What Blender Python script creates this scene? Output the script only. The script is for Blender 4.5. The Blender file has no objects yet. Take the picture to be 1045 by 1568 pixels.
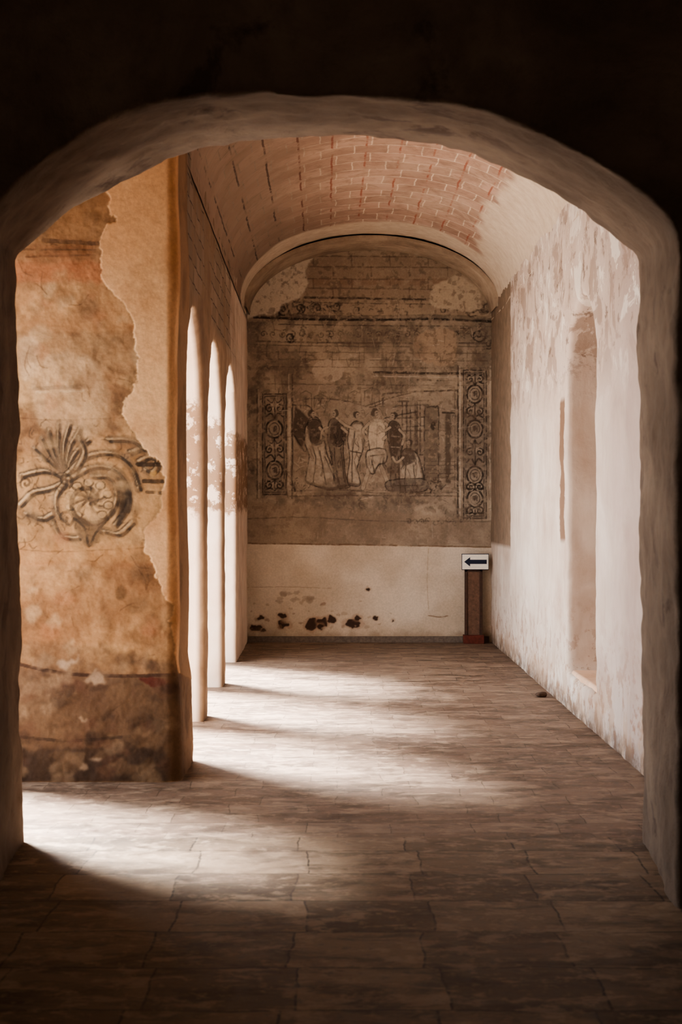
import bpy, math, random, bmesh
import numpy as np
from mathutils import Vector
random.seed(3); RS=np.random.RandomState(7)
F=3267.0; VX,VY=775.0,1165.0; EYE=1.6
scene=bpy.context.scene
try:
    scene.view_settings.view_transform='AgX'; scene.view_settings.look='AgX - Medium High Contrast'
except Exception as ex: print('look',ex)
def lin(c):
    c=np.asarray(c,float)/255.0
    return np.where(c<=0.04045,c/12.92,((c+0.055)/1.055)**2.4)
def L4(c):
    l=lin(c); return (float(l[0]),float(l[1]),float(l[2]),1.0)
def link(ob): scene.collection.objects.link(ob); return ob
def mesh_ob(name,verts,faces,mat=None,smooth=False):
    me=bpy.data.meshes.new(name); me.from_pydata([tuple(v) for v in verts],[],faces); me.update()
    ob=link(bpy.data.objects.new(name,me))
    if mat: me.materials.append(mat)
    if smooth: me.polygons.foreach_set('use_smooth',[True]*len(me.polygons))
    return ob
def box(name,x0,x1,y0,y1,z0,z1,mat=None):
    v=[(x0,y0,z0),(x1,y0,z0),(x1,y1,z0),(x0,y1,z0),(x0,y0,z1),(x1,y0,z1),(x1,y1,z1),(x0,y1,z1)]
    f=[(0,3,2,1),(4,5,6,7),(0,1,5,4),(1,2,6,5),(2,3,7,6),(3,0,4,7)]
    return mesh_ob(name,v,f,mat)
# ---------------------------------------------------------------- node helpers
class NT:
    def __init__(s,name):
        s.m=bpy.data.materials.new(name); s.m.use_nodes=True; s.t=s.m.node_tree
        s.t.nodes.clear()
        s.out=s.t.nodes.new('ShaderNodeOutputMaterial'); s.b=s.t.nodes.new('ShaderNodeBsdfPrincipled')
        s.t.links.new(s.b.outputs[0],s.out.inputs[0])
        s.tc=s.t.nodes.new('ShaderNodeTexCoord')
    def n(s,ty,**kw):
        nd=s.t.nodes.new(ty)
        for k,v in kw.items(): setattr(nd,k,v)
        return nd
    def l(s,a,b): s.t.links.new(a,b)
    def setin(s,sock,v):
        if isinstance(v,bpy.types.NodeSocket): s.l(v,sock)
        else: sock.default_value=v
    def mapping(s,vec,scale=(1,1,1),loc=(0,0,0),rot=(0,0,0)):
        m=s.n('ShaderNodeMapping'); s.l(vec,m.inputs[0]); m.inputs['Scale'].default_value=scale
        m.inputs['Location'].default_value=loc; m.inputs['Rotation'].default_value=rot
        return m.outputs[0]
    def noise(s,vec,scale,detail=6,rough=0.6,dist=0.0):
        n=s.n('ShaderNodeTexNoise'); s.l(vec,n.inputs['Vector']); n.inputs['Scale'].default_value=scale
        n.inputs['Detail'].default_value=detail; n.inputs['Roughness'].default_value=rough; n.inputs['Distortion'].default_value=dist
        return n.outputs['Fac']
    def ramp(s,fac,stops,interp='LINEAR'):
        r=s.n('ShaderNodeValToRGB'); s.l(fac,r.inputs[0]); cr=r.color_ramp; cr.interpolation=interp
        while len(cr.elements)<len(stops): cr.elements.new(0.5)
        for e,(p,c) in zip(cr.elements,stops):
            e.position=p; e.color=c if len(c)==4 else L4(c)
        return r.outputs[0]
    def step(s,fac,a,b):
        m=s.n('ShaderNodeMapRange'); s.setin(m.inputs[0],fac); m.inputs[1].default_value=a; m.inputs[2].default_value=b
        m.inputs[3].default_value=0; m.inputs[4].default_value=1; m.clamp=True
        return m.outputs[0]
    def math(s,op,a,b=0.0,c=None):
        m=s.n('ShaderNodeMath',operation=op); s.setin(m.inputs[0],a); s.setin(m.inputs[1],b)
        if c is not None: s.setin(m.inputs[2],c)
        return m.outputs[0]
    def mix(s,fac,a,b,mode='MIX'):
        m=s.n('ShaderNodeMix',data_type='RGBA',blend_type=mode); s.setin(m.inputs[0],fac)
        s.setin(m.inputs[6],a if isinstance(a,bpy.types.NodeSocket) else (L4(a) if len(a)==3 else a))
        s.setin(m.inputs[7],b if isinstance(b,bpy.types.NodeSocket) else (L4(b) if len(b)==3 else b))
        return m.outputs[2]
    def sep(s,vec):
        n=s.n('ShaderNodeSeparateXYZ'); s.l(vec,n.inputs[0]); return n.outputs
    def bump(s,h,strength=0.3,dist=0.02,prev=None):
        b=s.n('ShaderNodeBump'); b.inputs['Strength'].default_value=strength; b.inputs['Distance'].default_value=dist
        s.l(h,b.inputs['Height'])
        if prev is not None: s.l(prev,b.inputs['Normal'])
        return b.outputs[0]
    def fin(s,col,rough=0.9,normal=None):
        s.setin(s.b.inputs['Base Color'],col if isinstance(col,bpy.types.NodeSocket) else L4(col))
        s.setin(s.b.inputs['Roughness'],rough)
        s.b.inputs['Specular IOR Level'].default_value=0.3
        if normal is not None: s.l(normal,s.b.inputs['Normal'])
        return s.m
def plain(name,c,rough=0.7,var=0.15):
    t=NT(name); f=t.noise(t.tc.outputs['Object'],30)
    c=np.array(c,float)
    return t.fin(t.ramp(f,[(0.3,tuple(c*(1-var))),(0.7,tuple(np.minimum(c*(1+var),255)))]),rough,t.bump(f,0.2,0.003))
def plaster(name,cA,cB,cC,scale=1.6,patch=None,rough=0.92,bump=0.35,dark=None):
    t=NT(name); v=t.tc.outputs['Object']
    f1=t.noise(v,scale,8,0.62,0.4); f2=t.noise(v,scale*5,8,0.7); f3=t.noise(v,60,4,0.6)
    col=t.ramp(f1,[(0.32,cA),(0.5,cB),(0.68,cC)])
    col=t.mix(t.math('MULTIPLY',t.step(f2,0.5,0.75),0.35),col,tuple(np.array(cA)*0.7))
    if patch:
        pc,th,ps=patch
        fp=t.noise(t.mapping(v,(1,1,1),(3.3,1.2,7)),ps,7,0.65,0.3)
        col=t.mix(t.step(fp,th,th+0.08),col,pc)
    nb=t.bump(f1,bump,0.06); nb=t.bump(f2,bump,0.02,nb); nb=t.bump(f3,bump*0.6,0.004,nb)
    return t.fin(col,rough,nb)
# ---------------------------------------------------------------- numpy noise + painter
def vnoise(x,y,scale,seed=0,octs=4):
    r=np.random.RandomState(seed); tab=r.rand(256,256)
    out=np.zeros_like(x); amp=1.0; tot=0
    for o in range(octs):
        X=x/scale*(2**o)+17.3*o; Y=y/scale*(2**o)+5.1*o
        xi=np.floor(X).astype(int); yi=np.floor(Y).astype(int); fx=X-xi; fy=Y-yi
        fx=fx*fx*(3-2*fx); fy=fy*fy*(3-2*fy)
        a=tab[yi%256,xi%256]; b=tab[yi%256,(xi+1)%256]; c=tab[(yi+1)%256,xi%256]; d=tab[(yi+1)%256,(xi+1)%256]
        out+=amp*((a*(1-fx)+b*fx)*(1-fy)+(c*(1-fx)+d*fx)*fy); tot+=amp; amp*=0.55
    return out/tot
def sm(a,b,x):
    t=np.clip((x-a)/(b-a),0,1); return t*t*(3-2*t)
def catmull(p,n=8,closed=False):
    p=[np.array(a,float) for a in p]
    if len(p)<3: return np.array(p)
    if closed: q=[p[-1]]+p+[p[0],p[1]]
    else: q=[2*p[0]-p[1]]+p+[2*p[-1]-p[-2]]
    out=[]
    for i in range(1,len(q)-2):
        for k in range(n):
            t=k/n
            out.append(0.5*((2*q[i])+(-q[i-1]+q[i+1])*t+(2*q[i-1]-5*q[i]+4*q[i+1]-q[i+2])*t*t+(-q[i-1]+3*q[i]-3*q[i+1]+q[i+2])*t**3))
    out.append(q[-2]); return np.array(out)
class Painter:
    def __init__(s,PX,PY,base,k=1.0):
        s.PX,s.PY=PX,PY; s.C=base; s.W=vnoise(PX,PY,9*k,91,3); s.W2=vnoise(PX,PY,40*k,92,3)
        s.JX=(vnoise(PX,PY,14,93,3)-0.5)*4; s.JY=(vnoise(PX,PY,14,94,3)-0.5)*4
        s.ex=(PX+s.JX*0.6, PY+s.JY*0.6)
    def win(s,x0,x1,y0,y1):
        m=(s.PX[0]>=x0)&(s.PX[0]<=x1); n=(s.PY[:,0]>=y0)&(s.PY[:,0]<=y1)
        i=np.where(n)[0]; j=np.where(m)[0]
        if len(i)==0 or len(j)==0: return None
        return (slice(i[0],i[-1]+1),slice(j[0],j[-1]+1))
    def blend(s,w,a,col): s.C[w]=s.C[w]*(1-a[...,None])+lin(col)*a[...,None]
    def stroke(s,pts,wd=2.0,col=(48,38,32),al=0.75,curve=True,wear=0.8,closed=False,soft=1.2):
        p=catmull(pts,7,closed) if (curve and len(pts)>2) else np.array(pts,float)
        if closed and not(curve and len(pts)>2): p=np.vstack([p,p[:1]])
        pad=wd+6; w=s.win(p[:,0].min()-pad,p[:,0].max()+pad,p[:,1].min()-pad,p[:,1].max()+pad)
        if w is None: return
        X,Y=s.ex[0][w],s.ex[1][w]; d=np.full(X.shape,1e9)
        for a,b in zip(p[:-1],p[1:]):
            ab=b-a; L=max((ab**2).sum(),1e-6)
            t=np.clip(((X-a[0])*ab[0]+(Y-a[1])*ab[1])/L,0,1)
            d=np.minimum(d,(X-a[0]-t*ab[0])**2+(Y-a[1]-t*ab[1])**2)
        d=np.sqrt(d); a=1-sm(wd/2-0.2,wd/2+soft,d)
        a*=al*(1-wear*sm(0.47,0.66,s.W[w]*0.6+s.W2[w]*0.4)); s.blend(w,a,col)
    def poly(s,pts,col,al=1.0,feather=0,curve=False,edge=3.0,wear=0.0):
        p=catmull(pts,6,True) if curve else np.array(pts,float)
        pad=8+edge; w=s.win(p[:,0].min()-pad,p[:,0].max()+pad,p[:,1].min()-pad,p[:,1].max()+pad)
        if w is None: return
        X=s.PX[w]+s.JX[w]*edge/2; Y=s.PY[w]+s.JY[w]*edge/2
        ins=np.zeros(X.shape,bool); n=len(p)
        for i in range(n):
            x0,y0=p[i]; x1,y1=p[(i+1)%n]
            if y0==y1: continue
            c=((y0>Y)!=(y1>Y))&(X<(x1-x0)*(Y-y0)/(y1-y0)+x0); ins^=c
        a=ins.astype(float)
        for _ in range(feather*2+1):
            b=a.copy(); b[1:]+=a[:-1]; b[:-1]+=a[1:]; b[:,1:]+=a[:,:-1]; b[:,:-1]+=a[:,1:]; a=np.clip(b/5,0,1)
        a=a*al*(1-wear*sm(0.45,0.7,s.W[w]*0.5+s.W2[w]*0.5)); s.blend(w,a,col)
    def circ(s,cx,cy,r,ry=None,**k):
        ry=ry or r
        s.stroke([(cx+r*math.cos(a),cy+ry*math.sin(a)) for a in np.linspace(0,2*math.pi,13)[:-1]],closed=True,**k)
    def disc(s,cx,cy,r,ry,col,al=1,**k):
        s.poly([(cx+r*math.cos(a),cy+ry*math.sin(a)) for a in np.linspace(0,2*math.pi,13)[:-1]],col,al,curve=True,**k)
    def spiral(s,cx,cy,r0,turns,a0,dirn=1,**k):
        n=int(10*turns)+4
        s.stroke([(cx+r0*(1-t*0.85)*math.cos(a0+dirn*t*turns*2*math.pi),cy+r0*(1-t*0.85)*math.sin(a0+dirn*t*turns*2*math.pi)) for t in np.linspace(0,1,n)],**k)
def q(*p): return [(a*1.5,b*1.5) for a,b in p]
def grid_mesh(name,P,C,mat):
    H,W=P.shape[:2]
    me=bpy.data.meshes.new(name); me.vertices.add(H*W); me.vertices.foreach_set('co',P.reshape(-1).astype(np.float32))
    i=np.arange(H*W).reshape(H,W); f=np.stack([i[:-1,:-1],i[:-1,1:],i[1:,1:],i[1:,:-1]],-1).reshape(-1,4)
    nf=len(f); me.loops.add(nf*4); me.loops.foreach_set('vertex_index',f.reshape(-1).astype(np.int32))
    me.polygons.add(nf); me.polygons.foreach_set('loop_start',(np.arange(nf)*4).astype(np.int32))
    try: me.polygons.foreach_set('loop_total',np.full(nf,4,np.int32))
    except Exception: pass
    me.polygons.foreach_set('use_smooth',np.ones(nf,bool))
    me.update(calc_edges=True); me.validate()
    if C is not None:
        at=me.color_attributes.new('paint','FLOAT_COLOR','POINT')
        c4=np.ones((H*W,4),np.float32); c4[:,:3]=np.clip(C.reshape(-1,3),0,1); at.data.foreach_set('color',c4.reshape(-1))
    me.materials.append(mat); return link(bpy.data.objects.new(name,me))
def paint_mat(name,k=.5,b=.35):
    t=NT(name); a=t.n('ShaderNodeAttribute',attribute_name='paint'); v=t.tc.outputs['Object']
    f=t.noise(v,45,6,0.7); f2=t.noise(v,9,8,0.65)
    col=t.mix(k,a.outputs['Color'],t.ramp(f,[(0.3,(0.6,0.6,0.6,1)),(0.7,(1.25,1.25,1.25,1))]),'MULTIPLY')
    nb=t.bump(f2,b,0.012); nb=t.bump(f,b*.8,0.003,nb)
    return t.fin(col,0.93,nb)
def grade(C,mul,sat):
    g=C.mean(-1,keepdims=True); return np.clip((g+(C-g)*sat)*mul,0,1)
# ================================================================ BACK WALL FRESCO
DE=16.86; SE=F/DE
res=0.006
xs=np.arange(-1.2,1.98,res); zs=np.arange(0,4.85,res)
PXv=VX+xs*SE; PYv=VY-(zs-EYE)*SE
PX,PY=np.meshgrid(PXv,PYv)
n1=vnoise(PX,PY,70,1,5); n2=vnoise(PX,PY,18,2,5); n3=vnoise(PX,PY,150,3,4)
def basecol(a,b,t): return lin(a)*(1-t[...,None])+lin(b)*t[...,None]
C=basecol((146,130,113),(188,170,148),sm(0.35,0.65,n1))
C=C*(1-0.3*sm(0.5,0.75,n2)[...,None])
p=Painter(PX,PY,C)
INK=(50,41,36); MID=(102,86,73); LT=(218,204,184); GR=(140,127,114)
p.poly([(540,735),(560,500),(1180,500),(1160,735),(1000,722),(800,728),(690,722),(640,740)],(178,156,132),0.75,feather=2)
for k,y in enumerate([588,612,640,662]):
    p.stroke([(700,y),(1060,y+3)],2.4,(104,82,66),0.65,curve=False,wear=0.8)
    for x in range(720+(k%2)*45,1040,88): p.stroke([(x,y),(x+1,y+22)],2.4,(104,82,66),0.6,curve=False,wear=0.6)
p.poly([(700,590),(1040,590),(1050,690),(700,690)],(140,116,96),0.3,feather=6,edge=8)
for a in range(6):
    x=720+a*55; p.poly([(x,640),(x+38,640),(x+38,655),(x,655)],(146,112,90),0.45,feather=1)
p.stroke([(700,683),(860,686),(1100,690)],4,(60,46,38),0.8,curve=False,wear=0.5)
p.stroke([(690,694),(860,697),(1110,700)],2,(84,68,56),0.6,curve=False,wear=0.8)
p.stroke([(585,722),(700,728),(860,730),(1000,728),(1135,734)],11,(84,70,58),0.5,wear=0.5)
p.stroke([(585,729),(700,733),(860,735),(1000,733),(1135,739)],4.5,(38,30,26),0.88,wear=0.4)
p.stroke([(640,745),(860,748),(1140,750)],2,(60,48,40),0.6,wear=0.7)
p.stroke([(590,784),(860,788),(1140,788)],3,(84,68,56),0.6,wear=0.8)
p.stroke([(590,792),(860,796),(1140,796)],1.6,(84,68,56),0.5,wear=0.8)
p.stroke([(860,855),(1000,858),(1110,858)],4.4,(60,48,40),0.8,curve=False,wear=0.4)
p.stroke([(860,864),(1000,866),(1110,866)],2,LT,0.5,curve=False,wear=0.6)
p.stroke([(960,872),(1060,875)],3,(84,68,56),0.7,curve=False)
for cx,cy,r,a,d in [(650,712,14,0,1),(690,708,13,2,-1),(730,708,14,1,1),(772,704,12,3,-1),(1085,712,16,1,1),(1118,706,14,3,-1),(1062,700,10,2,1),(1100,770,17,0,1),(1125,790,12,2,-1),(668,775,12,1,1),(820,712,10,1,1),(1020,712,10,0,-1)]:
    p.spiral(cx,cy,r,1.4,a,d,wd=3,col=INK,al=0.75,wear=.7)
    p.disc(cx+4,cy-3,5,4,(70,56,46),0.6,wear=.6)
for k in range(24):
    x=606+k*22; p.spiral(x,768,8,1.1,1.57*(k%4),1 if k%2 else -1,wd=1.8,col=INK,al=.55,wear=1)
for i in range(130):
    u=RS.rand()
    x=RS.uniform(630,800) if u<.4 else (RS.uniform(1050,1135) if u<.8 else RS.uniform(800,1050)); y=RS.uniform(690,722) if RS.rand()<.7 else RS.uniform(748,784)
    a=RS.uniform(0,6.28); p.stroke([(x,y),(x+5*math.cos(a),y+5*math.sin(a)),(x+9*math.cos(a+.8),y+9*math.sin(a+.8))],RS.uniform(1.5,3.6),INK,.5,wear=.6)
p.stroke([(640,735),(655,690),(670,735)],5,INK,0.5)
p.poly([(568,732),(570,600),(640,560),(760,560),(720,590),(700,620),(712,650),(690,682),(650,700),(628,726),(600,722)],(220,205,184),0.95,feather=1,edge=5)
p.poly([(985,690),(992,660),(1030,640),(1052,632),(1072,640),(1100,662),(1110,705),(1080,716),(1040,712),(1000,706)],(206,186,160),0.9,feather=1,edge=5)
p.poly([(958,770),(1040,758),(1046,830),(1010,842),(958,818)],(188,162,136),0.85,feather=1,edge=5,curve=True)
p.disc(755,852,37,27,(198,180,160),0.9,edge=3)
p.poly([(700,860),(760,870),(770,900),(680,905)],(186,166,146),0.4,feather=4,curve=True)
for i in range(22):
    x,y=RS.uniform(600,1110),RS.uniform(740,1230); r=RS.uniform(8,30)
    p.disc(x,y,r,r*RS.uniform(.5,1.2),(192,172,146) if i%2 else (124,106,88),0.3,edge=9,feather=4)
for y in (808,825,842,882):
    p.stroke([(600,y),(1120,y+4)],1.6,(96,80,66),0.5,curve=False,wear=1)
for x in range(640,1120,62): p.stroke([(x,808),(x,842)],1.5,(96,80,66),0.45,curve=False,wear=1)
def strip(x0,x1,y0,y1,circles):
    cx=(x0+x1)/2; w=(x1-x0)/2
    p.poly([(x0,y0),(x1,y0),(x1,y1),(x0,y1)],(150,135,120),0.5,feather=1,wear=0.3)
    for o,wd in ((0,2.6),(5,1.4)):
        p.stroke([(x0+o,y0+o),(x1-o,y0+o),(x1-o,y1-o),(x0+o,y1-o)],wd,INK,0.75,curve=False,closed=True,wear=0.7)
    p.stroke([(x0-9,y0-8),(x0-9,y1+8)],2,LT,0.5,curve=False); p.stroke([(x1+9,y0-8),(x1+9,y1+8)],2.4,LT,0.5,curve=False)
    p.stroke([(x0-13,y0-10),(x0-13,y1+8)],2.4,INK,0.5,curve=False); p.stroke([(x1+14,y0-10),(x1+14,y1+8)],2.6,INK,0.6,curve=False)
    for cy in circles:
        p.disc(cx,cy,w*0.62,w*0.72,(172,156,137),0.8); p.circ(cx,cy,w*0.68,w*0.78,wd=3.4,col=INK,al=0.9,wear=0.4)
        p.circ(cx,cy,w*0.42,w*0.5,wd=1.6,col=INK,al=0.65)
        p.disc(cx,cy,4,6,(82,70,60),0.8); p.stroke([(cx-5,cy-4),(cx+4,cy-6),(cx+5,cy+6)],1.5,INK,0.7)
    ys=[y0+8]+sorted(circles)+[y1-8]
    for a,b in zip(ys[:-1],ys[1:]):
        a2=a+(w*0.8 if a in circles else 0); b2=b-(w*0.8 if b in circles else 0)
        if b2-a2<10: continue
        n=max(1,int((b2-a2)/34))
        for k in range(n):
            c=a2+(k+.5)*(b2-a2)/n; h=(b2-a2)/n/2*0.9
            for sg in (-1,1):
                p.spiral(cx+sg*w*0.4,c-h*.2,w*0.34,1.2,1.57,sg,wd=3,col=(210,194,172),al=0.55)
                p.spiral(cx+sg*w*0.42,c,w*0.36,1.2,-1.57,sg,wd=2.8,col=INK,al=0.85,wear=0.4)
                p.stroke([(cx,c+h),(cx+sg*w*.3,c+h*.5),(cx+sg*w*.7,c+h*.8)],2.8,INK,0.8,wear=0.4)
                p.stroke([(cx,c-h),(cx+sg*w*.25,c-h*.6),(cx+sg*w*.6,c-h*.9)],2,INK,0.65)
            p.stroke([(cx,c-h),(cx+1,c+h)],2.4,INK,0.75,wear=0.5)
strip(604,658,905,1136,[985,1080])
strip(1066,1118,850,1190,[905,985,1092,1145])
p.poly([(672,918),(1052,905),(1052,1128),(672,1132)],(168,151,132),0.6,feather=2)
p.stroke([(672,860),(672,1135)],2.6,INK,0.6,curve=False); p.stroke([(664,860),(664,1140)],2,LT,0.55,curve=False)
p.stroke([(665,1140),(860,1138),(1055,1140)],3,MID,0.7,wear=0.5); p.stroke([(665,1128),(860,1126),(1055,1128)],2,MID,0.5)
p.stroke([(1052,850),(1052,1190)],2.6,INK,0.65,curve=False); p.stroke([(1058,850),(1058,1190)],2,LT,0.6,curve=False); p.stroke([(1046,870),(1046,1150)],1.6,MID,0.6,curve=False)
p.stroke([(672,925),(720,915),(790,920),(850,935),(880,925)],2.5,MID,0.7)
p.stroke([(880,930),(880,905),(940,900),(1050,896)],3,MID,0.7,curve=False)
for i in range(80):
    x,y=RS.uniform(680,1040),RS.uniform(930,1125); p.disc(x,y,RS.uniform(6,18),RS.uniform(5,16),[(128,110,94),(184,168,148),(114,98,84)][i%3],.34,edge=7,feather=2)
for i in range(460):
    x,y=RS.uniform(675,1048),RS.uniform(915,1150); a=RS.uniform(-2,2); l=RS.uniform(5,15)
    p.stroke([(x,y),(x+l*math.cos(a),y+l*math.sin(a))],1.1,INK if i%3 else LT,0.38,curve=False)
for i in range(280):
    x,y=RS.uniform(600,1125),RS.uniform(690,1240); a=RS.uniform(-.3,.3)+(0 if i%2 else 1.57); l=RS.uniform(8,34)
    if 670<x<1050 and 915<y<1140: continue
    p.stroke([(x,y),(x+l*math.cos(a),y+l*math.sin(a))],1.3,(90,74,61) if i%3 else LT,0.4,curve=False)
for x0,x1,y0,y1 in ((690,716,905,935),(722,752,912,936),(800,830,905,930),(838,872,898,930)):
    p.stroke([(x0,y1),(x0,y0),((x0+x1)/2,y0-8),(x1,y0),(x1,y1)],1.5,MID,.55,curve=False); p.stroke([((x0+x1)/2,y1),((x0+x1)/2,y0+8)],2.4,MID,.5,curve=False)
for x,w in ((957,7),(966,2.5),(944,2.5),(935,3),(925,2)): p.stroke([(x,925),(x,1045)],w,(76,64,55),0.7,curve=False)
for y in (922,932,1046,960,990): p.stroke([(915,y),(985,y-2)],3,(92,78,66),0.65,curve=False)
p.poly([(976,935),(1008,930),(1008,1112),(976,1112)],(122,106,90),0.65,feather=1)
p.stroke([(976,1110),(976,950),(984,935),(1000,935),(1008,950),(1008,1110)],2.4,INK,0.65)
p.poly([(1024,950),(1036,950),(1036,1110),(1024,1110)],(88,74,62),0.75,feather=1)
p.stroke([(1018,948),(1042,948)],4,INK,0.75,curve=False)
p.disc(996,978,6,9,(66,54,46),0.8)
for y in range(1060,1112,9): p.stroke([(980,y),(1048,y)],1.6,MID,0.5,curve=False)
p.stroke(q((560,622),(590,612),(640,600),(690,598)),2,MID,0.7)
p.stroke(q((590,640),(640,630)),2.5,INK,0.6); p.stroke(q((600,655),(650,652)),1.8,INK,0.5)
p.poly(q((452,622),(474,640),(462,690),(448,664)),(70,58,49),0.8,feather=1)
p.stroke(q((448,620),(478,628),(470,690),(452,668)),2.4,INK,0.7)
def robe(pts,col,folds,al=0.85):
    P_=np.array(pts,float); c=P_.mean(0)
    p.poly(q(*pts),(82,70,60),.6,feather=2,curve=True,edge=4)
    inner=[tuple(c+(a-c)*.92+np.array([-.6,-.4])) for a in P_]
    p.poly(q(*inner),col,al,feather=1,curve=True,edge=5,wear=.4)
    p.stroke(q(*pts),1.8,INK,0.75,closed=True,wear=0.8)
    x0,y0=P_.min(0); x1,y1=P_.max(0)
    for k in range(9):
        a=RS.uniform(x0+3,x1-3); b=RS.uniform(y0+8,y1-14)
        p.stroke(q((a,b),(a+RS.uniform(-2,3),b+6),(a+RS.uniform(-3,5),b+13)),1.1,INK,.55,wear=.5)
    for f in folds:
        p.stroke(q(*f),2.6,(116,102,88),0.5,wear=0.5); p.stroke(q(*f),1.2,INK,0.65,wear=0.6)
def head(x,y,r=6,hair=(66,54,46),face=(188,170,150),turn=1):
    x*=1.5;y*=1.5; r*=1.2
    p.disc(x-turn*r*0.25,y-r*0.25,r*1.05,r*1.15,hair,0.8,edge=4,wear=.3); p.disc(x+turn*r*0.3,y+r*0.1,r*0.66,r*0.9,face,0.9,edge=1)
    p.stroke([(x+turn*r*.1,y-1),(x+turn*r*.5,y-1)],1.2,INK,0.7); p.stroke([(x+turn*r*.2,y+r*.5),(x+turn*r*.6,y+r*.45)],1.1,INK,0.6)
def limb(pts,w=6,col=(196,179,157)):
    p.stroke(q(*pts),w+2,INK,0.6,wear=0.6); p.stroke(q(*pts),w,col,0.9,wear=0.2)
W1=(204,188,167); D1=(86,72,62); M1=(146,130,113)
robe([(474,642),(487,640),(496,660),(500,690),(512,720),(530,744),(505,750),(478,742),(468,735),(474,700),(466,672)],W1,
     [[(478,680),(484,705),(480,738)],[(490,690),(500,742)],[(498,700),(508,722),(518,744)]])
robe([(472,648),(488,644),(497,668),(490,680),(478,678)],D1,[[(478,655),(486,672)]])
head(479,634,6); limb([(490,655),(500,668),(512,662)],5)
robe([(505,645),(519,642),(528,662),(526,690),(530,730),(536,746),(515,744),(508,700),(502,672)],M1,
     [[(512,686),(514,710),(520,742)],[(522,686),(528,738)]])
robe([(508,650),(522,648),(530,668),(520,684),(508,676)],D1,[[(512,655),(520,676)]])
head(513,633,6,turn=-1); limb([(524,655),(536,664),(546,656)],5)
limb([(502,654),(494,660),(492,672)],4)
robe([(540,648),(553,646),(560,664),(556,690),(548,716),(552,742),(540,744),(532,738),(536,700),(533,668)],W1,
     [[(544,660),(540,700),(540,738)],[(536,690),(554,694)]])
head(547,636,6); limb([(540,655),(528,650),(516,640)],4.5); limb([(556,658),(566,668),(562,682)],4.5)
limb([(572,694),(564,722),(556,748)],8); limb([(580,694),(586,718),(596,742)],8)
p.poly(q((566,645),(590,645),(590,668),(586,695),(568,695),(564,668)),(212,196,173),0.95,feather=1,curve=True); p.stroke(q((566,645),(564,668),(568,695)),2,INK,0.7); p.stroke(q((590,645),(591,668),(586,695)),2,INK,0.7)
p.stroke(q((570,662),(578,665),(586,661)),1.6,INK,0.5); p.stroke(q((578,650),(577,690)),1.3,INK,0.4)
robe([(564,690),(590,688),(592,706),(580,712),(572,726),(562,712)],W1,[[(568,698),(588,696)],[(570,704),(574,722)]])
head(576,633,6.5,hair=(76,64,54)); limb([(566,648),(556,660),(562,674)],5); limb([(590,648),(600,660),(588,672)],5)
robe([(598,646),(612,650),(616,680),(614,712),(618,742),(600,744),(600,700),(594,670)],M1,
     [[(604,700),(608,740)],[(611,700),(613,738)]])
p.poly(q((597,650),(613,652),(612,690),(600,700)),D1,0.8,feather=1,curve=True)
head(603,637,6,turn=-1); limb([(598,655),(588,660),(582,654)],4.5); limb([(612,658),(620,668),(616,680)],4.5)
for yy in (668,684): p.stroke(q((600,yy),(612,yy+1)),1.5,LT,0.45,curve=False)
robe([(618,690),(632,688),(644,706),(648,742),(616,744),(612,716)],W1,
     [[(622,712),(620,740)],[(634,712),(636,740)]])
p.poly(q((618,690),(632,688),(636,706),(616,712)),D1,0.8,feather=1,curve=True)
head(627,678,5.5,turn=-1); limb([(618,700),(608,708),(602,700)],4)
p.poly(q((592,716),(612,714),(614,724),(594,726)),D1,.7,feather=1)
robe([(596,736),(650,734),(650,752),(598,752)],GR,[[(600,744),(648,743)]],0.5)
p.stroke(q((448,752),(520,750),(600,756),(700,754)),2.4,MID,0.7)
for cx,cy in ((452,744),(462,748),(668,738),(676,744),(660,746)):
    for a in (-2.6,-2.1,-1.57,-1.0,-0.5):
        p.stroke(q((cx,cy+8),(cx+6*math.cos(a)*.6,cy+8*math.sin(a)*.6+4),(cx+8*math.cos(a),cy+9*math.sin(a)+3)),2.2,(80,68,58),0.6)
inpic=1-.4*((PX>672)&(PX<985)&(PY>925)&(PY<1130))
wearm=(sm(.60,.68,vnoise(PX,PY,7,51,4))*.5*(PY<1250)*inpic)[...,None]; p.C[:]=p.C*(1-wearm)+lin((180,160,138))*wearm
wearm=(sm(.58,.70,vnoise(PX,PY,11,52,4))*.45*(PY<1250)*inpic)[...,None]; p.C[:]=p.C*(1-wearm)+lin((104,86,71))*wearm
wearm=(sm(.52,.70,vnoise(PX,PY,60,53,5))*.4*(PY<1250)*(PY>740))[...,None]; p.C[:]=p.C*(1-wearm)+lin((112,94,79))*wearm
p.poly([(560,1150),(1140,1196),(1140,1256),(560,1250)],(160,138,116),0.5,feather=8,edge=8)
for i in range(10):
    x=940+i*15; p.spiral(x,1197+RS.uniform(-6,4),7,1,RS.uniform(0,6),1,wd=2,col=INK,al=0.4)
p.stroke([(560,1192),(700,1188),(860,1196),(1140,1198)],2,MID,0.5)
p.C[:]=grade(p.C,.82,.85)
cream=basecol((186,172,154),(210,198,182),sm(0.35,0.7,n3*0.6+n1*0.4))
m=sm(-1.5,1.5,PY-(1249+(PX-570)*0.013)-(n2-0.5)*5)[...,None]
p.C[:]=p.C*(1-m)+cream*m
p.stroke([(560,1248),(860,1252),(1140,1257)],2.5,(110,84,62),0.8,wear=0.6)
def hole(cx,cy,rx,ry,big=True):
    p.disc(cx,cy,rx*1.7,ry*1.6,(160,130,106),0.5,edge=6,feather=2); p.disc(cx,cy,rx*1.15,ry*1.15,(56,36,28),0.95,edge=8,feather=0)
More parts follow.
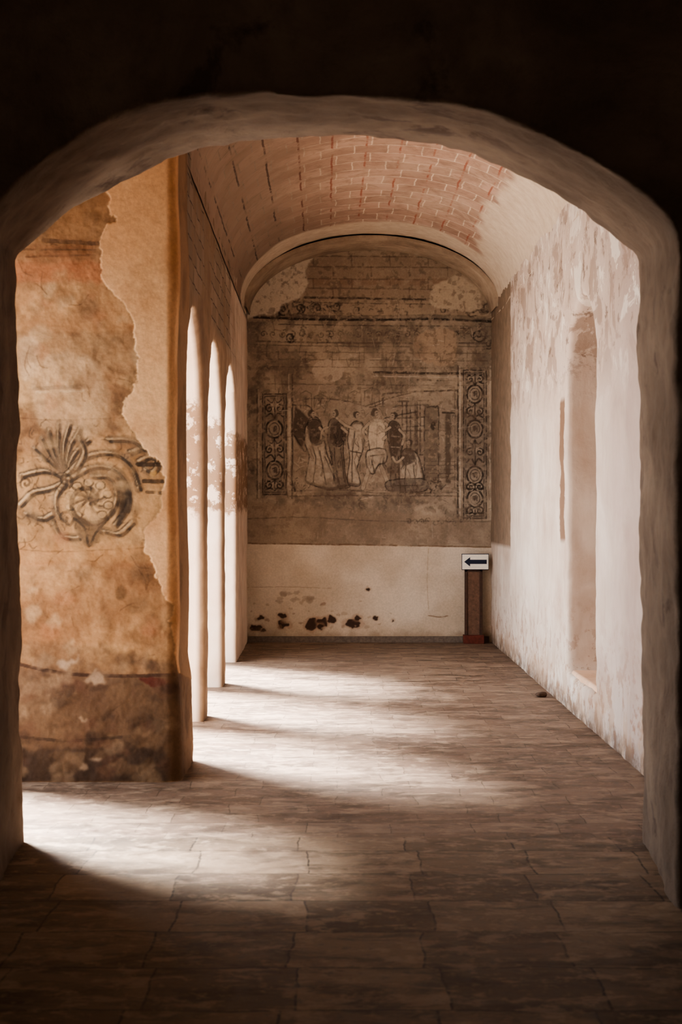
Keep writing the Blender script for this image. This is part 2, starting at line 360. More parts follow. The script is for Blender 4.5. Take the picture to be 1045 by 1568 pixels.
for a in [(588,1442,12,6),(600,1420,7,4),(655,1433,11,8),(650,1416,9,5),(718,1434,14,12),(742,1428,9,9),(737,1440,6,7),(762,1422,8,6),(812,1432,17,8),(820,1418,8,6),(862,1420,6,3),(846,1352,5,4),(905,1423,4,2),(606,1448,6,3)]: hole(*a)
for i in range(30):
    x,y=RS.uniform(575,900),RS.uniform(1375,1445); r=RS.uniform(1.5,4.5)
    p.disc(x,y,r*1.5,r,(160,142,122) if i%3 else (126,98,80),0.6,edge=5)
for i in range(14):
    x,y=RS.uniform(640,730),RS.uniform(1358,1382); p.disc(x,y,8,4,(144,128,112),0.5,edge=6)
p.stroke([(985,1260),(982,1340),(985,1400)],1.5,(160,140,118),0.5); p.stroke([(985,1414),(1010,1417),(1030,1414)],1.8,(120,96,76),0.8)
p.stroke([(560,1350),(660,1348),(760,1352)],1.4,(150,130,110),0.5)
m=sm(1440,1466,PY+(n2-.5)*24)[...,None]; p.C[:]=p.C*(1-m*0.6)+lin((140,120,98))*m*0.6
XX,ZZ=np.meshgrid(xs,zs)
disp=(n1-0.5)*0.02+(n2-0.5)*0.006
P=np.stack([XX,DE+disp,ZZ],-1)
grid_mesh('wall_back_fresco',P,p.C,paint_mat('fresco_back_paint',.4))
# ================================================================ NEAR PIER FRESCO (wraps the corner)
DP=8.3; SP=F/DP
r2=0.0048; cr=0.055
xf0=-2.3; xc=-0.945
Lf=(xc-cr)-xf0; La=cr*math.pi/2; Ls=0.62
us=np.arange(0,Lf+La+Ls,r2); zs2=np.arange(0,4.3,r2)
U,Z=np.meshgrid(us,zs2)
XP=VX+(xf0+U)*SP; YP=VY-(Z-EYE)*SP
m1=vnoise(XP,YP,110,11,5); m2=vnoise(XP,YP,34,12,5); m3=vnoise(XP,YP,260,13,3); m4=vnoise(XP,YP,16,14,4)
C=basecol((150,110,74),(194,152,106),sm(0.35,0.65,m1))
C=C*(1-0.4*sm(0.48,0.75,m2)[...,None])
p=Painter(XP,YP,C,2.0)
BR=(86,62,44)
for y0,y1,c,a in ((430,560,(172,126,82),.6),(560,600,(146,94,58),.6),(600,650,(180,110,68),.7),(650,760,(192,140,92),.5),(770,850,(184,144,102),.5),(1040,1060,(156,108,64),.5),(1250,1300,(170,112,66),.5),(1300,1480,(156,110,70),.45)):
    p.poly([(-200,y0),(420,y0),(420,y1),(-200,y1)],c,a,feather=5,edge=8,wear=0.5)
p.stroke([(100,552),(170,556),(240,560)],9,(84,58,40),.8,wear=.5); p.stroke([(60,590),(230,585)],4,(110,72,46),.6)
p.stroke([(40,572),(235,574)],3,(100,70,46),.7)
p.stroke([(80,893),(130,890),(196,887)],8,(84,62,46),.85,curve=False,wear=.3); p.stroke([(84,901),(192,897)],4,(220,190,150),.7,curve=False)
p.poly([(45,780),(90,790),(80,860),(50,870)],(216,182,142),.6,feather=3,curve=True)
p.poly([(95,820),(215,830),(250,960),(180,1010),(80,960)],(210,174,132),.5,feather=6,curve=True,edge=8)
p.poly([(45,1040),(400,1030),(400,1290),(45,1290)],(200,156,104),.4,feather=8)
for y,w in ((1045,3),(1052,2),(1262,2),(960,2)): p.stroke([(45,y),(150,y+5),(330,y-4)],w,BR,.4)
V=(64,51,40); VL=(128,102,76)
def leaf(pts,w0=12,dark=True):
    p.stroke(pts,w0+7,VL,.7,wear=.4,soft=4); p.stroke([(a-3,b-3) for a,b in pts],w0*.45,(216,184,140),.6,wear=.5)
    p.stroke([(a+w0*.35,b+w0*.35) for a,b in pts],6,V,.9,wear=.4,soft=2)
    p.stroke([(a-w0*.5,b-w0*.5) for a,b in pts],2.6,V,.7,wear=.6)
for (x,y) in ((80,1030),(96,1008),(112,988),(135,974),(160,974),(184,986),(206,1010)):
    leaf([(152,1092),((150+x)/2-8,(1080+y)/2),(x,y)],8)
for pts in ([(46,1160),(76,1132),(118,1122),(150,1108)],[(52,1092),(105,1082),(150,1100)],
            [(152,1092),(200,1050),(260,1042),(302,1072),(320,1122)],[(158,1102),(212,1074),(264,1080),(292,1118),(294,1165),(266,1206)],
            [(212,1094),(250,1097),(268,1127),(262,1165),(235,1194),(200,1198)],[(300,1040),(335,1030),(368,1050)],[(320,1060),(345,1050),(362,1070),(350,1085),(335,1078)],
            [(250,1010),(300,1012),(335,1034)],[(182,1004),(194,1040),(176,1080)],[(120,1190),(140,1230),(180,1236)],[(60,1180),(96,1192),(120,1182)],[(240,1220),(275,1226),(305,1200)],[(150,1110),(130,1140),(132,1176),(152,1200)]):
    leaf(pts,11)
p.poly([(268,1092),(292,1110),(300,1150),(284,1194),(262,1206),(274,1160),(274,1125)],(52,41,33),.92,curve=True,edge=6,feather=2)
p.disc(205,1150,54,50,(200,162,116),.75,edge=6,feather=2)
for k in range(9):
    a=2.2+k*0.62; x,y=205+46*math.cos(a),1150+42*math.sin(a)
    p.stroke([(205,1145),(205+25*math.cos(a+.25),1150+24*math.sin(a+.25)),(x,y)],4.4,V,.8,wear=.5)
    p.stroke([(208,1148),(205+27*math.cos(a+.4),1150+26*math.sin(a+.4)),(x+2,y+3)],5,VL,.65,wear=.4)
    p.disc(x,y,11,9,(194,158,114),.8,edge=5); p.circ(x,y,11,9,wd=2.8,col=V,al=.7)
p.spiral(205,1150,60,1.1,0.4,1,wd=8,col=V,al=.82,wear=.4,soft=3)
p.spiral(150,1190,20,1.2,1,-1,wd=5.5,col=V,al=.8,wear=.4); p.spiral(150,1104,18,1.2,1,-1,wd=5.5,col=V,al=.8,wear=.4); p.spiral(60,1110,15,1.2,2,1,wd=4.5,col=V,al=.7)
p.poly([(168,1190),(215,1196),(240,1222),(205,1256),(178,1228)],(96,76,56),.75,curve=True,feather=2,edge=5)
p.stroke([(170,1190),(196,1215),(205,1254),(222,1222),(242,1200)],5,V,.8)
p.stroke([(316,1066),(378,1068)],9,(60,46,35),.88,curve=False,wear=.2); p.stroke([(330,1105),(374,1106)],9,(60,46,35),.88,curve=False,wear=.2)
p.stroke([(338,1130),(372,1132)],7,(90,68,48),.8,curve=False)
p.disc(352,1088,8,8,(210,160,90),.7); p.disc(360,1060,6,6,(78,62,46),.8)
for i in range(90):
    x,y=RS.uniform(45,340),RS.uniform(970,1260); a=RS.uniform(-3,3); l=RS.uniform(8,26)
    p.stroke([(x,y),(x+l*.5*math.cos(a),y+l*.5*math.sin(a)+3),(x+l*math.cos(a+.5),y+l*math.sin(a+.5))],2.6,V,.5,wear=.7)
for i in range(34):
    x,y=RS.uniform(60,330),RS.uniform(975,1250); p.disc(x,y,RS.uniform(6,20),RS.uniform(5,14),[(120,96,72),(204,168,124),(150,122,88)][i%3],.36,edge=9,feather=3)
for i in range(90):
    x,y=RS.uniform(45,380),RS.uniform(450,1540); r=RS.uniform(4,28)
    if 1000<y<1230: continue
    p.disc(x,y,r,r*RS.uniform(.5,1.4),[(210,176,134),(136,98,66),(172,116,78),(114,88,64)][i%4],.38,edge=14,feather=3)
p.disc(278,1362,12,18,(112,84,56),.7,edge=4,feather=1); p.disc(315,1390,26,20,(128,96,64),.6,edge=6,feather=2)
for i in range(70):
    x,y=RS.uniform(45,380),RS.uniform(450,1780); a=RS.uniform(-3,3); l=RS.uniform(15,60)
    p.stroke([(x,y),(x+l*.5*math.cos(a),y+l*.5*math.sin(a)+4),(x+l*math.cos(a+.3),y+l*math.sin(a+.3))],1.8,(104,74,50),.5)
p.poly([(-200,1520),(120,1535),(260,1548),(470,1552),(760,1552),(760,1830),(-200,1830)],(88,66,50),.85,feather=3,edge=10)
p.poly([(-200,1470),(200,1480),(420,1530),(420,1560),(-200,1560)],(122,92,66),.5,feather=5,edge=10)
p.stroke([(40,1525),(140,1545),(260,1552),(400,1550)],7,(56,34,26),.8,wear=.5)
p.stroke([(40,1690),(160,1700),(300,1690)],6,(58,42,32),.7,wear=.6)
p.poly([(320,1555),(385,1560),(380,1572),(350,1576)],(90,30,24),.8,curve=True)
p.poly([(40,1720),(380,1710),(390,1800),(40,1800)],(60,45,36),.7,feather=3,edge=10)
for i in range(120):
    x,y=RS.uniform(40,400),RS.uniform(1500,1795); r=RS.uniform(4,18)
    p.disc(x,y,r*1.5,r,[(124,96,70),(54,39,31),(104,72,54),(148,120,92)][i%4],.42,edge=16,feather=2)
for x,y,r in ((225,1742,8),(190,1758,6),(168,1520,8),(148,1522,13),(215,1555,13),(190,1650,7)): p.disc(x,y,r*1.5,r,(184,156,128),.6,edge=18,feather=1)
p.C[:]=grade(p.C,.9,.92)
new=basecol((204,158,114),(218,176,132),sm(.35,.65,m3))
bx=np.interp(YP,[300,440,500,560,640,690,720,790,820,880,920,960,1010,1050,1100,1160,1210,1260,1310,1370,1430,1500,1550,1600],
               [225,240,262,232,226,272,300,306,324,316,292,288,318,350,376,372,338,334,354,384,396,402,430,700])
bd=XP+(m2-.5)*34+(m4-.5)*16-bx
mk=sm(-2,2,bd)[...,None]
edge=np.exp(-((bd+3)/4.5)**2)[...,None]*sm(.4,.6,m1)[...,None]
p.C[:]=p.C*(1-mk)+new*mk; p.C[:]=p.C*(1-.22*edge)
stain=(sm(.5,.72,m1)*.4)[...,None]*mk; p.C[:]=p.C*(1-stain)+lin((164,118,78))*stain
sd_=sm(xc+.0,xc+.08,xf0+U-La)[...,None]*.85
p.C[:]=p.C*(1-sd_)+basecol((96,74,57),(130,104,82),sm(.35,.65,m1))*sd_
dd=((m1-.5)*.02+(m2-.5)*.01)*(1-.6*mk[...,0])+0.004*mk[...,0]
bulge=0.025*sm(0.72,0.5,Z)
wob=0.03*(vnoise(Z*100,Z*0,60,77,3)-.5)
X=np.where(U<Lf,xf0+U,0.0); Y=np.full_like(X,DP)
an=np.clip((U-Lf)/La,0,1)*math.pi/2
arc=(U>=Lf)&(U<Lf+La)
X=np.where(arc,xc-cr+cr*np.sin(an),X); Y=np.where(arc,DP+cr-cr*np.cos(an),Y)
sd=U>=Lf+La
X=np.where(sd,xc,X); Y=np.where(sd,DP+cr+(U-Lf-La),Y)
NX=np.sin(an); NY=-np.cos(an)
D=dd+bulge
P=np.stack([X+NX*(D+wob*np.clip(an,0,1)),Y+NY*D,Z],-1)
P[:,-1,0]=xc-0.06
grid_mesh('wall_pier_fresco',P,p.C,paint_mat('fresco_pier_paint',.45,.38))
# ================================================================ MATERIALS
m_front=plaster('dark_room_plaster',(70,56,46),(92,76,62),(112,94,78),1.2,bump=0.3)
m_arch=plaster('arch_wall_plaster',(92,76,64),(110,93,80),(128,111,96),1.6,patch=((84,68,58),0.58,2.6),bump=0.7)
def right_wall_mat():
    t=NT('right_wall_plaster'); v=t.tc.outputs['Object']; s=t.sep(v); y,z=s[1],s[2]
    f1=t.noise(v,1.3,8,.6,.4); f2=t.noise(v,7,8,.7); f3=t.noise(v,50,4,.6); f4=t.noise(t.mapping(v,(1,1,1),(5,9,2)),2.6,7,.65,.5)
    vs=t.noise(t.mapping(v,(3,3,.6)),1.8,7,.65,.2)
    col=t.ramp(f1,[(.3,(184,166,152)),(.5,(206,192,180)),(.7,(220,210,200))])
    col=t.mix(t.math('MULTIPLY',t.step(vs,.52,.66),.3),col,(170,146,128))
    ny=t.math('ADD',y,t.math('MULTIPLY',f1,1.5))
    col=t.mix(t.math('MULTIPLY',t.step(ny,11.6,9.6),.65),col,(158,138,132))  # weaker light on the near wall, painted in as a darker pink tone
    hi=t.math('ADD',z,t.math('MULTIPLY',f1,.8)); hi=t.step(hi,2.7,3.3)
    col=t.mix(t.math('MULTIPLY',hi,.4),col,(168,146,134))  # upper wall painted darker likewise, for its weaker light
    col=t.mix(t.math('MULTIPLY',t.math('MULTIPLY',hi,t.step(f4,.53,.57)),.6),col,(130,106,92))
    col=t.mix(t.math('MULTIPLY',t.math('MULTIPLY',hi,t.step(f2,.59,.63)),.7),col,(98,78,66))
    col=t.mix(t.math('MULTIPLY',t.math('MULTIPLY',hi,t.step(f4,.44,.41)),.8),col,(222,214,204))
    lo=t.step(z,0.95,0.1)
    col=t.mix(t.math('MULTIPLY',t.math('MULTIPLY',lo,t.step(f2,.53,.58)),.75),col,(142,102,76))
    col=t.mix(t.math('MULTIPLY',t.math('MULTIPLY',t.step(z,.5,.1),t.step(f4,.47,.53)),.7),col,(172,144,120))
    col=t.mix(t.math('MULTIPLY',t.math('MULTIPLY',t.step(z,.18,.02),t.step(f2,.36,.52)),.8),col,(88,70,58))
    yy=t.math('ADD',y,t.math('MULTIPLY',t.math('SUBTRACT',f2,.5),.2)); e=t.math('MULTIPLY',t.step(yy,14.95,15.0),t.step(z,1.15,1.2))
    col=t.mix(e,col,t.ramp(f2,[(.3,(108,92,78)),(.7,(142,122,104))]))
    e2=t.math('MULTIPLY',t.math('MULTIPLY',t.step(yy,11.42,11.44),t.step(yy,11.66,11.64)),t.math('MULTIPLY',t.step(z,1.3,1.35),t.step(z,2.5,2.45)))
    col=t.mix(t.math('MULTIPLY',e2,.9),col,(112,82,60))
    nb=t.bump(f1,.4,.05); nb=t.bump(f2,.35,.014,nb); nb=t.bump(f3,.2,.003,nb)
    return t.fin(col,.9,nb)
def left_wall_mat():
    t=NT('arcade_plaster'); v=t.tc.outputs['Object']; s=t.sep(v); x,y,z=s[0],s[1],s[2]
    f1=t.noise(v,1.5,8,.6,.4); f2=t.noise(v,7,8,.7); f3=t.noise(v,50,4,.6)
    bk=t.n('ShaderNodeTexBrick'); c=t.n('ShaderNodeCombineXYZ'); t.l(y,c.inputs[0]); t.l(z,c.inputs[1]); t.l(c.outputs[0],bk.inputs[0])
    bk.inputs['Scale'].default_value=1; bk.inputs['Brick Width'].default_value=.34; bk.inputs['Row Height'].default_value=.13; bk.inputs['Mortar Size'].default_value=.008; bk.inputs['Mortar Smooth'].default_value=.5
    bk.inputs['Color1'].default_value=L4((132,116,100)); bk.inputs['Color2'].default_value=L4((114,98,84)); bk.inputs['Mortar'].default_value=L4((74,60,50))
    base=t.ramp(f1,[(.3,(104,84,68)),(.5,(132,110,90)),(.7,(156,134,112))])
    hz=t.math('MULTIPLY',t.step(z,3.0,3.1),t.step(f1,.42,.5))
    col=t.mix(hz,base,bk.outputs[0])
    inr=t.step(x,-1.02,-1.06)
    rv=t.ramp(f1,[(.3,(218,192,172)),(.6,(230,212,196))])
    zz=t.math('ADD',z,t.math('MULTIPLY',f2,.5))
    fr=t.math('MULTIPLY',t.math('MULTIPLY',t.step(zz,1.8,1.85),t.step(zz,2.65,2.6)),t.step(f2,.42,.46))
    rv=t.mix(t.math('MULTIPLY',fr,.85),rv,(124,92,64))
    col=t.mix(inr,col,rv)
    nb=t.bump(f1,.4,.05); nb=t.bump(f2,.35,.015,nb); nb=t.bump(f3,.2,.003,nb)
    return t.fin(col,.9,nb)
def vault_mat():
    t=NT('vault_brick'); uv=t.tc.outputs['UV']; v=t.tc.outputs['Object']; x=t.sep(v)[0]
    f1=t.noise(v,1.2,8,.6,.4); f2=t.noise(v,9,8,.7); f3=t.noise(v,2.4,5,.6); f5=t.noise(v,3.4,8,.7,.5)
    uvw=t.n('ShaderNodeVectorMath',operation='ADD'); t.l(uv,uvw.inputs[0]); cc=t.n('ShaderNodeCombineXYZ')
    t.l(t.math('MULTIPLY',t.math('SUBTRACT',f3,.5),.06),cc.inputs[0]); t.l(t.math('MULTIPLY',t.math('SUBTRACT',f1,.5),.06),cc.inputs[1]); t.l(cc.outputs[0],uvw.inputs[1])
    bk=t.n('ShaderNodeTexBrick'); t.l(uvw.outputs[0],bk.inputs[0]); bk.offset=.5
    bk.inputs['Scale'].default_value=1; bk.inputs['Brick Width'].default_value=.29; bk.inputs['Row Height'].default_value=.29; bk.inputs['Mortar Size'].default_value=.009; bk.inputs['Mortar Smooth'].default_value=.6
    bk.inputs['Color1'].default_value=L4((176,146,130)); bk.inputs['Color2'].default_value=L4((148,120,105)); bk.inputs['Mortar'].default_value=L4((204,186,168))
    bk2=t.n('ShaderNodeTexBrick'); bk2.offset=.0
    bk2.inputs['Scale'].default_value=1; bk2.inputs['Brick Width'].default_value=.29; bk2.inputs['Row Height'].default_value=20; bk2.inputs['Mortar Size'].default_value=.011; bk2.inputs['Mortar Smooth'].default_value=.4
    ln=t.mapping(uvw.outputs[0],(1,1,1),(.04,0,0)); t.l(ln,bk2.inputs[0])
    red=t.math('MULTIPLY',bk2.outputs['Fac'],t.step(f3,.44,.54))
    col=t.mix(t.math('MULTIPLY',t.step(f1,.42,.62),.4),bk.outputs[0],(198,176,158))
    col=t.mix(t.math('MULTIPLY',t.step(f2,.5,.68),.55),col,(132,106,92))
    col=t.mix(t.math('MULTIPLY',t.step(f5,.52,.62),.4),col,(118,94,80))
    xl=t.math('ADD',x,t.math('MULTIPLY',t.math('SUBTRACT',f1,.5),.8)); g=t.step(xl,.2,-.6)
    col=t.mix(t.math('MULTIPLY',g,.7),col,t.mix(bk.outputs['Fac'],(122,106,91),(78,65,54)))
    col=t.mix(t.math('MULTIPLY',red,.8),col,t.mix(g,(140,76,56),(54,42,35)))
    a=t.n('ShaderNodeAttribute',attribute_name='patch')
    col=t.mix(a.outputs['Fac'],col,t.ramp(f2,[(.3,(182,163,144)),(.7,(208,194,176))]))
    h=t.math('MULTIPLY',bk.outputs['Fac'],t.math('SUBTRACT',1.0,a.outputs['Fac']))
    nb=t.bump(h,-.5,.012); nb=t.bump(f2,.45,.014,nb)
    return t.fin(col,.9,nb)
def floor_mat():
    t=NT('worn_stone_floor'); v=t.tc.outputs['Object']; s=t.sep(v)
    w=t.noise(v,1.6,4,.6); 
    wv=t.n('ShaderNodeVectorMath',operation='ADD'); t.l(v,wv.inputs[0]); cmb=t.n('ShaderNodeCombineXYZ')
    t.l(t.math('MULTIPLY',t.math('SUBTRACT',w,.5),.11),cmb.inputs[0]); t.l(t.math('MULTIPLY',t.math('SUBTRACT',t.noise(t.mapping(v,(1,1,1),(4,4,4)),2,4,.6),.5),.09),cmb.inputs[1]); t.l(cmb.outputs[0],wv.inputs[1])
    def brick(bw,rh,ms,loc,c1,c2,off,cm):
        b=t.n('ShaderNodeTexBrick'); t.l(t.mapping(wv.outputs[0],(1,1,1),loc),b.inputs[0]); b.offset=off
        b.inputs['Scale'].default_value=1; b.inputs['Brick Width'].default_value=bw; b.inputs['Row Height'].default_value=rh; b.inputs['Mortar Size'].default_value=ms; b.inputs['Mortar Smooth'].default_value=.5
        b.inputs['Bias'].default_value=0
        b.inputs['Color1'].default_value=L4(c1); b.inputs['Color2'].default_value=L4(c2); b.inputs['Mortar'].default_value=L4(cm); return b
    A=brick(.50,.42,.006,(.13,.10,0),(138,118,98),(86,70,56),.1,(52,42,34))
    B=brick(.42,.22,.004,(.0,.05,0),(138,118,102),(102,82,69),.37,(84,68,57))
    far=t.step(s[1],6.88,6.9)
    col=t.mix(far,A.outputs[0],B.outputs[0])
    fs=t.noise(t.mapping(v,(1,2.4,1)),2.2,10,.72,.5); f1=t.noise(v,1.1,6,.6,.4); f2=t.noise(v,14,8,.7); f5=t.noise(t.mapping(v,(1,1.8,1),(7,3,1)),5,9,.7,.3)
    col=t.mix(t.math('MULTIPLY',t.step(fs,.47,.60),.7),col,(62,48,38))
    col=t.mix(t.math('MULTIPLY',t.step(f5,.52,.60),.55),col,(164,143,123))
    col=t.mix(t.math('MULTIPLY',t.step(f1,.5,.68),.4),col,(134,112,95))
    col=t.mix(t.math('MULTIPLY',t.step(f2,.54,.68),.5),col,(178,158,136))
    col=t.mix(t.math('MULTIPLY',t.step(f2,.45,.3),.7),col,(52,40,32))
    fac=t.math('MAXIMUM',t.math('MULTIPLY',A.outputs['Fac'],t.math('SUBTRACT',1.0,far)),t.math('MULTIPLY',B.outputs['Fac'],far))
    nb=t.bump(fac,-.4,.006); nb=t.bump(fs,.6,.025,nb); nb=t.bump(f2,.4,.008,nb)
    return t.fin(col,t.ramp(f2,[(.3,(.42,.42,.42,1)),(.7,(.7,.7,.7,1))]),nb)
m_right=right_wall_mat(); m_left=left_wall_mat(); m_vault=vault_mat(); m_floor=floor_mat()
m_out=plaster('courtyard_paving',(160,154,146),(180,174,166),(196,190,182))
# ================================================================ GEOMETRY
def boolean(ob,cutters):
    for c in cutters:
        md=ob.modifiers.new('b','BOOLEAN'); md.operation='DIFFERENCE'; md.solver='EXACT'; md.object=c
    bpy.context.view_layer.update()
    dg=bpy.context.evaluated_depsgraph_get(); me=bpy.data.meshes.new_from_object(ob.evaluated_get(dg))
    ob.modifiers.clear(); old=ob.data; ob.data=me; bpy.data.meshes.remove(old)
    for c in cutters: bpy.data.objects.remove(c,do_unlink=True)
def weather(ob,vox,disp,size,sm_it=3):
    r=ob.modifiers.new('r','REMESH'); r.mode='VOXEL'; r.voxel_size=vox; r.use_smooth_shade=True
    s=ob.modifiers.new('s','SMOOTH'); s.iterations=sm_it; s.factor=.5
    for k,(d,sz) in enumerate(((disp,size),(disp*.4,size*.25))):
        tx=bpy.data.textures.new(ob.name+'_tx%d'%k,'CLOUDS'); tx.noise_scale=sz; tx.noise_depth=2
        m=ob.modifiers.new('d%d'%k,'DISPLACE'); m.texture=tx; m.texture_coords='GLOBAL'; m.strength=d; m.mid_level=.5
mesh_ob('floor',[(-2.3,-2.2,0),(3.2,-2.2,0),(3.2,17.1,0),(-2.3,17.1,0),(-3.2,-2.2,0),(-3.2,6.8,0),(-2.3,6.8,0)],[(0,1,2,3),(4,0,6,5)],m_floor)
mesh_ob('courtyard_ground',[(-40,6.8,-.03),(-2.3,6.8,-.03),(-2.3,45,-.03),(-40,45,-.03)],[(0,1,2,3)],m_out)
DN,DFa=5.65,6.8
near=[(-34,500),(0,457),(75,387),(165,322),(270,262),(375,228),(495,214),(600,213),(660,221),(840,225),(1020,237),(1140,262),(1275,322),(1395,390),(1485,450),(1540,508),(1555,550)]
farp=[(37,594),(52,577),(112,525),(195,465),(300,412),(405,365),(510,333),(645,312),(750,311),(840,316),(960,330),(1050,348),(1170,398),(1275,450),(1380,518),(1465,594)]
def prof(pts,D,nn=50):
    w=np.array([((a-VX)*D/F,EYE-(b-VY)*D/F) for a,b in pts]); w=catmull(w,6)
    d=np.r_[0,np.cumsum(np.linalg.norm(np.diff(w,axis=0),axis=1))]; t=np.linspace(0,d[-1],nn)
    return np.stack([np.interp(t,d,w[:,0]),np.interp(t,d,w[:,1])],1)
pn=prof(near,DN); pf=prof(farp,DFa)
pn=np.vstack([[pn[0,0],-.3],pn,[pn[-1,0],-.3]]); pf=np.vstack([[pf[0,0]+.03,-.3],pf,[pf[-1,0]+.03,-.3]])
def at(t): return pn*(1-t)+pf*t
secs=[(DN+(DFa-DN)*t,at(t)) for t in (-.15,1.15)]
n=len(pn); vs=[]; fs=[]
for y,s in secs: vs+= [(a,y,b) for a,b in s]
fs=[(i,i+1,n+i+1,n+i) for i in range(n-1)]+[(n-1,0,n,2*n-1)]
fs.append(tuple(range(n-1,-1,-1))); fs.append(tuple(range(n,2*n)))
cut=mesh_ob('cut',vs,fs)
def fixn(ob):
    bm=bmesh.new(); bm.from_mesh(ob.data); bmesh.ops.recalc_face_normals(bm,faces=bm.faces); bm.to_mesh(ob.data); bm.free()
fixn(cut)
aw=box('wall_arch',-3.2,3.2,DN,DFa,-.1,5.0,m_arch); boolean(aw,[cut]); weather(aw,.024,.045,.45,2)
box('wall_room_left',-3.4,-3.2,-2.4,DN+.3,0,5,m_front); box('wall_room_right',3.2,3.4,-2.4,DN+.3,0,5,m_front)
box('wall_room_rear',-3.4,3.4,-2.4,-2.2,0,5,m_front); box('ceiling_room',-3.4,3.4,-2.4,DN+.2,4.9,5.1,m_front)
def archcut(y0,y1,z0,zs_,x0,x1,nn=24,rise=None):
    r=(y1-y0)/2; rise=rise or r; c=(y0+y1)/2
    pr=[(y0,z0),(y0,zs_)]+[(c-r*math.cos(a),zs_+rise*math.sin(a)) for a in np.linspace(0,math.pi,nn)[1:-1]]+[(y1,zs_),(y1,z0)]
    k=len(pr); v=[(x0,a,b) for a,b in pr]+[(x1,a,b) for a,b in pr]
    f=[(i,(i+1)%k,k+(i+1)%k,k+i) for i in range(k)]+[tuple(range(k)),tuple(range(2*k-1,k-1,-1))]
    o=mesh_ob('cut',v,f); fixn(o); return o
OPEN=[(9.06,10.6),(10.93,12.63),(12.95,14.66)]
XO=-1.5
al=box('wall_left_arcade',XO,-.96,8.36,17.0,-.05,4.85,m_left)
boolean(al,[archcut(a,b,-.4,2.97-(b-a)/2,-2.5,-.5) for a,b in OPEN]); weather(al,.028,.02,.35,3)
for vtx in al.data.vertices: vtx.co.x-= max(0,(vtx.co.y-8.3))*.0125
box('wall_pier_core',-2.28,-1.4,8.36,8.98,0,4.85,m_left)
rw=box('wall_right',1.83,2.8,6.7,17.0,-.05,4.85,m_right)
boolean(rw,[archcut(10.1,11.3,.28,2.68,1.5,2.45,rise=.5)]); weather(rw,.03,.025,.4,3)
m_n=plaster('niche_plaster',(206,170,142),(220,188,162),(230,204,180))
box('wall_back',-2.2,2.8,DE+.05,17.3,-.05,4.85,m_left)
ys=np.arange(6.7,16.95,.05); th=np.linspace(math.pi+.12,-.12,70)
P=np.zeros((len(ys),len(th),3)); 
for j,y in enumerate(ys):
    xl=-.95-(y-8.3)*.0125; cx=(xl+1.83)/2; hw=(1.83-xl)/2
    P[j,:,0]=cx+(hw+.01)*np.cos(th); P[j,:,1]=y; P[j,:,2]=3.9+.81*np.sin(th)
nz=(vnoise(P[...,0]*100,P[...,1]*100,60,21,3)-.5)*.035; P[...,2]+=nz
va=grid_mesh('ceiling_vault',P,None,m_vault)
me=va.data; uvl=me.uv_layers.new(name='UVMap')
arcl=np.r_[0,np.cumsum(np.linalg.norm(np.diff(P[0,:,[0,2]].T,axis=0),axis=1))]
uvv=np.zeros((len(ys),len(th),2)); uvv[...,0]=arcl[None,:]; uvv[...,1]=ys[:,None]; uvv=uvv.reshape(-1,2)
li=np.zeros(len(me.loops),np.int32); me.loops.foreach_get('vertex_index',li); uvl.data.foreach_set('uv',uvv[li].reshape(-1).astype(np.float32))
nn=vnoise(P[...,0]*100,P[...,1]*100,50,22,4)
pa=sm(.0,.1,(P[...,0]-1.45)/.6+(nn-.5)*.7)*sm(9.0,9.6,P[...,1]+nn)
pa=np.maximum(pa,sm(15.6,15.7,P[...,1]+nn*.3))
at_=me.attributes.new('patch','FLOAT','POINT'); at_.data.foreach_set('value',pa.reshape(-1).astype(np.float32))
y0r,y1r=16.15,16.9; vs=[];fs=[]
xl=-1.06; cx=(xl+1.83)/2; hw=(1.83-xl)/2
for y in (y0r,y1r):
    for rr in (0,-.045):
        for a in np.linspace(math.pi,0,60): vs.append((cx+(hw+.02+rr)*math.cos(a),y,3.88+(.81+rr)*math.sin(a)))
k=60
for i in range(k-1):
    fs+=[(k+i,k+i+1,3*k+i+1,3*k+i),(i,i+1,k+i+1,k+i)]
rib=mesh_ob('trim_vault_rib',vs,fs,plaster('rib_plaster',(122,104,89),(148,130,112),(172,153,134),2.5),True)
box('light_seal_slab',-2.4,2.9,6.75,17.3,4.85,5.1,m_front)  # unseen slab added over the vault to stop sky light leaking in
box('ceiling_bay',-2.4,-.9,6.7,8.4,3.95,4.85,m_left); box('bay_light_blocker',-2.6,-2.3,6.7,8.5,3.1,4.85,m_left)  # second box: unseen, added to cut the light entering the bay
bb=box('baseboard_back',-1.05,1.8,DE-.035,DE+.02,0,.07,plain('grey_baseboard',(104,94,86),.8))
e=link(bpy.data.objects.new('directional_sign',None))
def part(nm,*a):
    o=box(nm,*a); o.parent=e
    b=o.modifiers.new('bv','BEVEL'); b.width=.004; b.segments=2; return o
wood=plain('dark_wood',(66,46,36),.6); wood2=plain('brown_board',(100,76,62),.7)
white=plain('sign_white',(232,228,218),.5,.03); blk=plain('sign_ink',(22,30,52),.5,.05); redm=plain('red_base',(92,44,34),.7)
part('post_1',1.50,1.535,16.70,16.735,0,.87,wood); part('post_2',1.675,1.71,16.70,16.735,0,.87,wood)
part('panel',1.53,1.68,16.712,16.726,.05,.85,wood2); part('base',1.485,1.725,16.66,16.78,0,.10,redm); part('crossbar',1.50,1.71,16.70,16.74,.84,.87,wood)
part('board_rim',1.462,1.782,16.672,16.69,.865,1.055,blk); part('board',1.468,1.776,16.665,16.68,.872,1.048,white)
ar=[(1.49,.96),(1.56,1.015),(1.56,.985),(1.755,.985),(1.755,.935),(1.56,.935),(1.56,.905)]
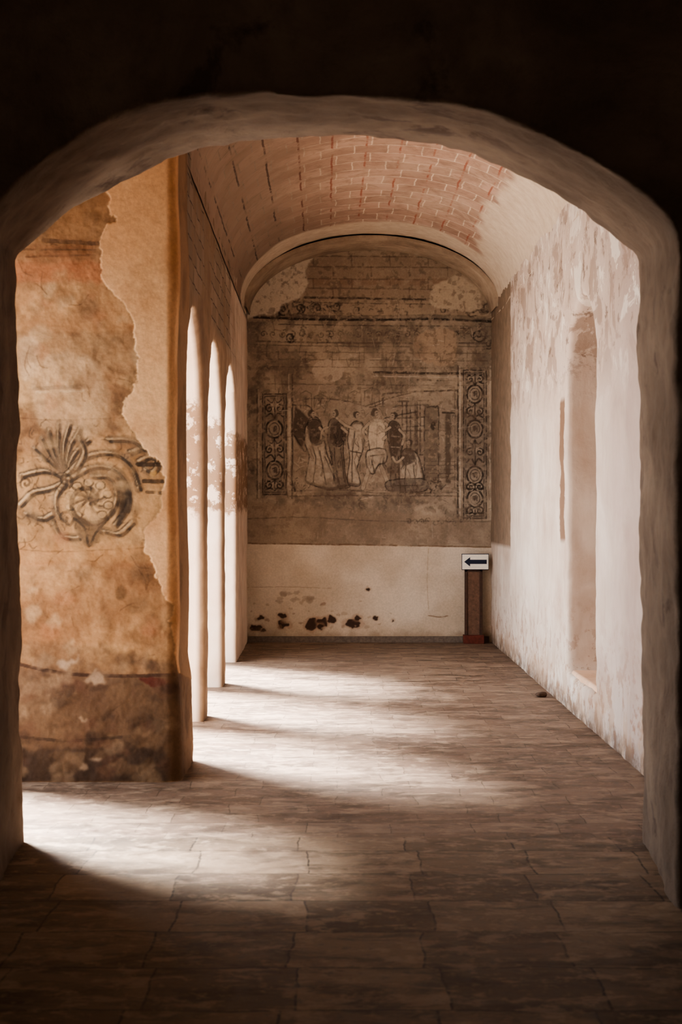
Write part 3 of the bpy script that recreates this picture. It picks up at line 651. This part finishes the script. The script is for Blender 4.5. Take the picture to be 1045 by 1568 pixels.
o=mesh_ob('arrow',[(a,16.662,b) for a,b in ar]+[(a,16.666,b) for a,b in ar],[tuple(range(7)),tuple(range(13,6,-1))]+[(i,(i+1)%7,7+(i+1)%7,7+i) for i in range(7)],blk); o.parent=e
o=box('window_sill',1.86,2.44,10.12,11.27,.20,.31,m_n); b=o.modifiers.new('b','BEVEL'); b.width=.02; b.segments=3
bm=bmesh.new(); bmesh.ops.create_icosphere(bm,subdivisions=3,radius=.04)
for v_ in bm.verts:
    v_.co.x*=1.3; v_.co.z*=.55; v_.co*=1+.25*math.sin(v_.co.x*60)*math.cos(v_.co.y*70)
me=bpy.data.meshes.new('stone_rubble'); bm.to_mesh(me); bm.free(); me.materials.append(plain('rubble',(84,66,54),.9))
o=link(bpy.data.objects.new('stone_rubble',me)); o.location=(1.72,12.0,.02)
# ================================================================ LIGHT
w=bpy.data.worlds.new('world'); scene.world=w; w.use_nodes=True
bg=w.node_tree.nodes['Background']; bg.inputs[0].default_value=(.90,.95,1,1); bg.inputs[1].default_value=7.2
sd=bpy.data.lights.new('sun','SUN'); sd.energy=62; sd.angle=math.radians(20); sd.color=(1,.96,.91)
so=link(bpy.data.objects.new('sun',sd)); d=Vector((1,-.85,-1.65)); so.rotation_euler=d.to_track_quat('-Z','Y').to_euler(); so.location=(-6,12,9)
for i,(x,a,b,zt) in enumerate([(-2.35,6.8,8.3,3.1)]+[(XO-.15,a,b,2.97) for a,b in OPEN]):
    ld=bpy.data.lights.new('sky_portal','AREA'); ld.shape='RECTANGLE'; ld.size=b-a; ld.size_y=zt; ld.cycles.is_portal=True
    lo=link(bpy.data.objects.new('sky_portal',ld)); lo.location=(x,(a+b)/2,zt/2)
    lo.rotation_euler=(math.radians(90),0,math.radians(-90))
pl=bpy.data.lights.new('room_fill_light','POINT'); pl.energy=100; pl.color=(1,.78,.6); pl.shadow_soft_size=.3  # added fill with no known source, lifts the dark room side
po=link(bpy.data.objects.new('room_fill_light',pl)); po.location=(0,.4,4.6)
# ================================================================ CAMERA
cd=bpy.data.cameras.new('camera'); cd.lens=50; cd.sensor_width=36; cd.shift_x=9/2352; cd.shift_y=-11/2352
cd.dof.use_dof=True; cd.dof.focus_distance=15.0; cd.dof.aperture_fstop=4.5; cd.clip_start=.05
co=link(bpy.data.objects.new('camera',cd)); co.location=(0,0,EYE); co.rotation_euler=(math.radians(90),0,0)
scene.camera=co
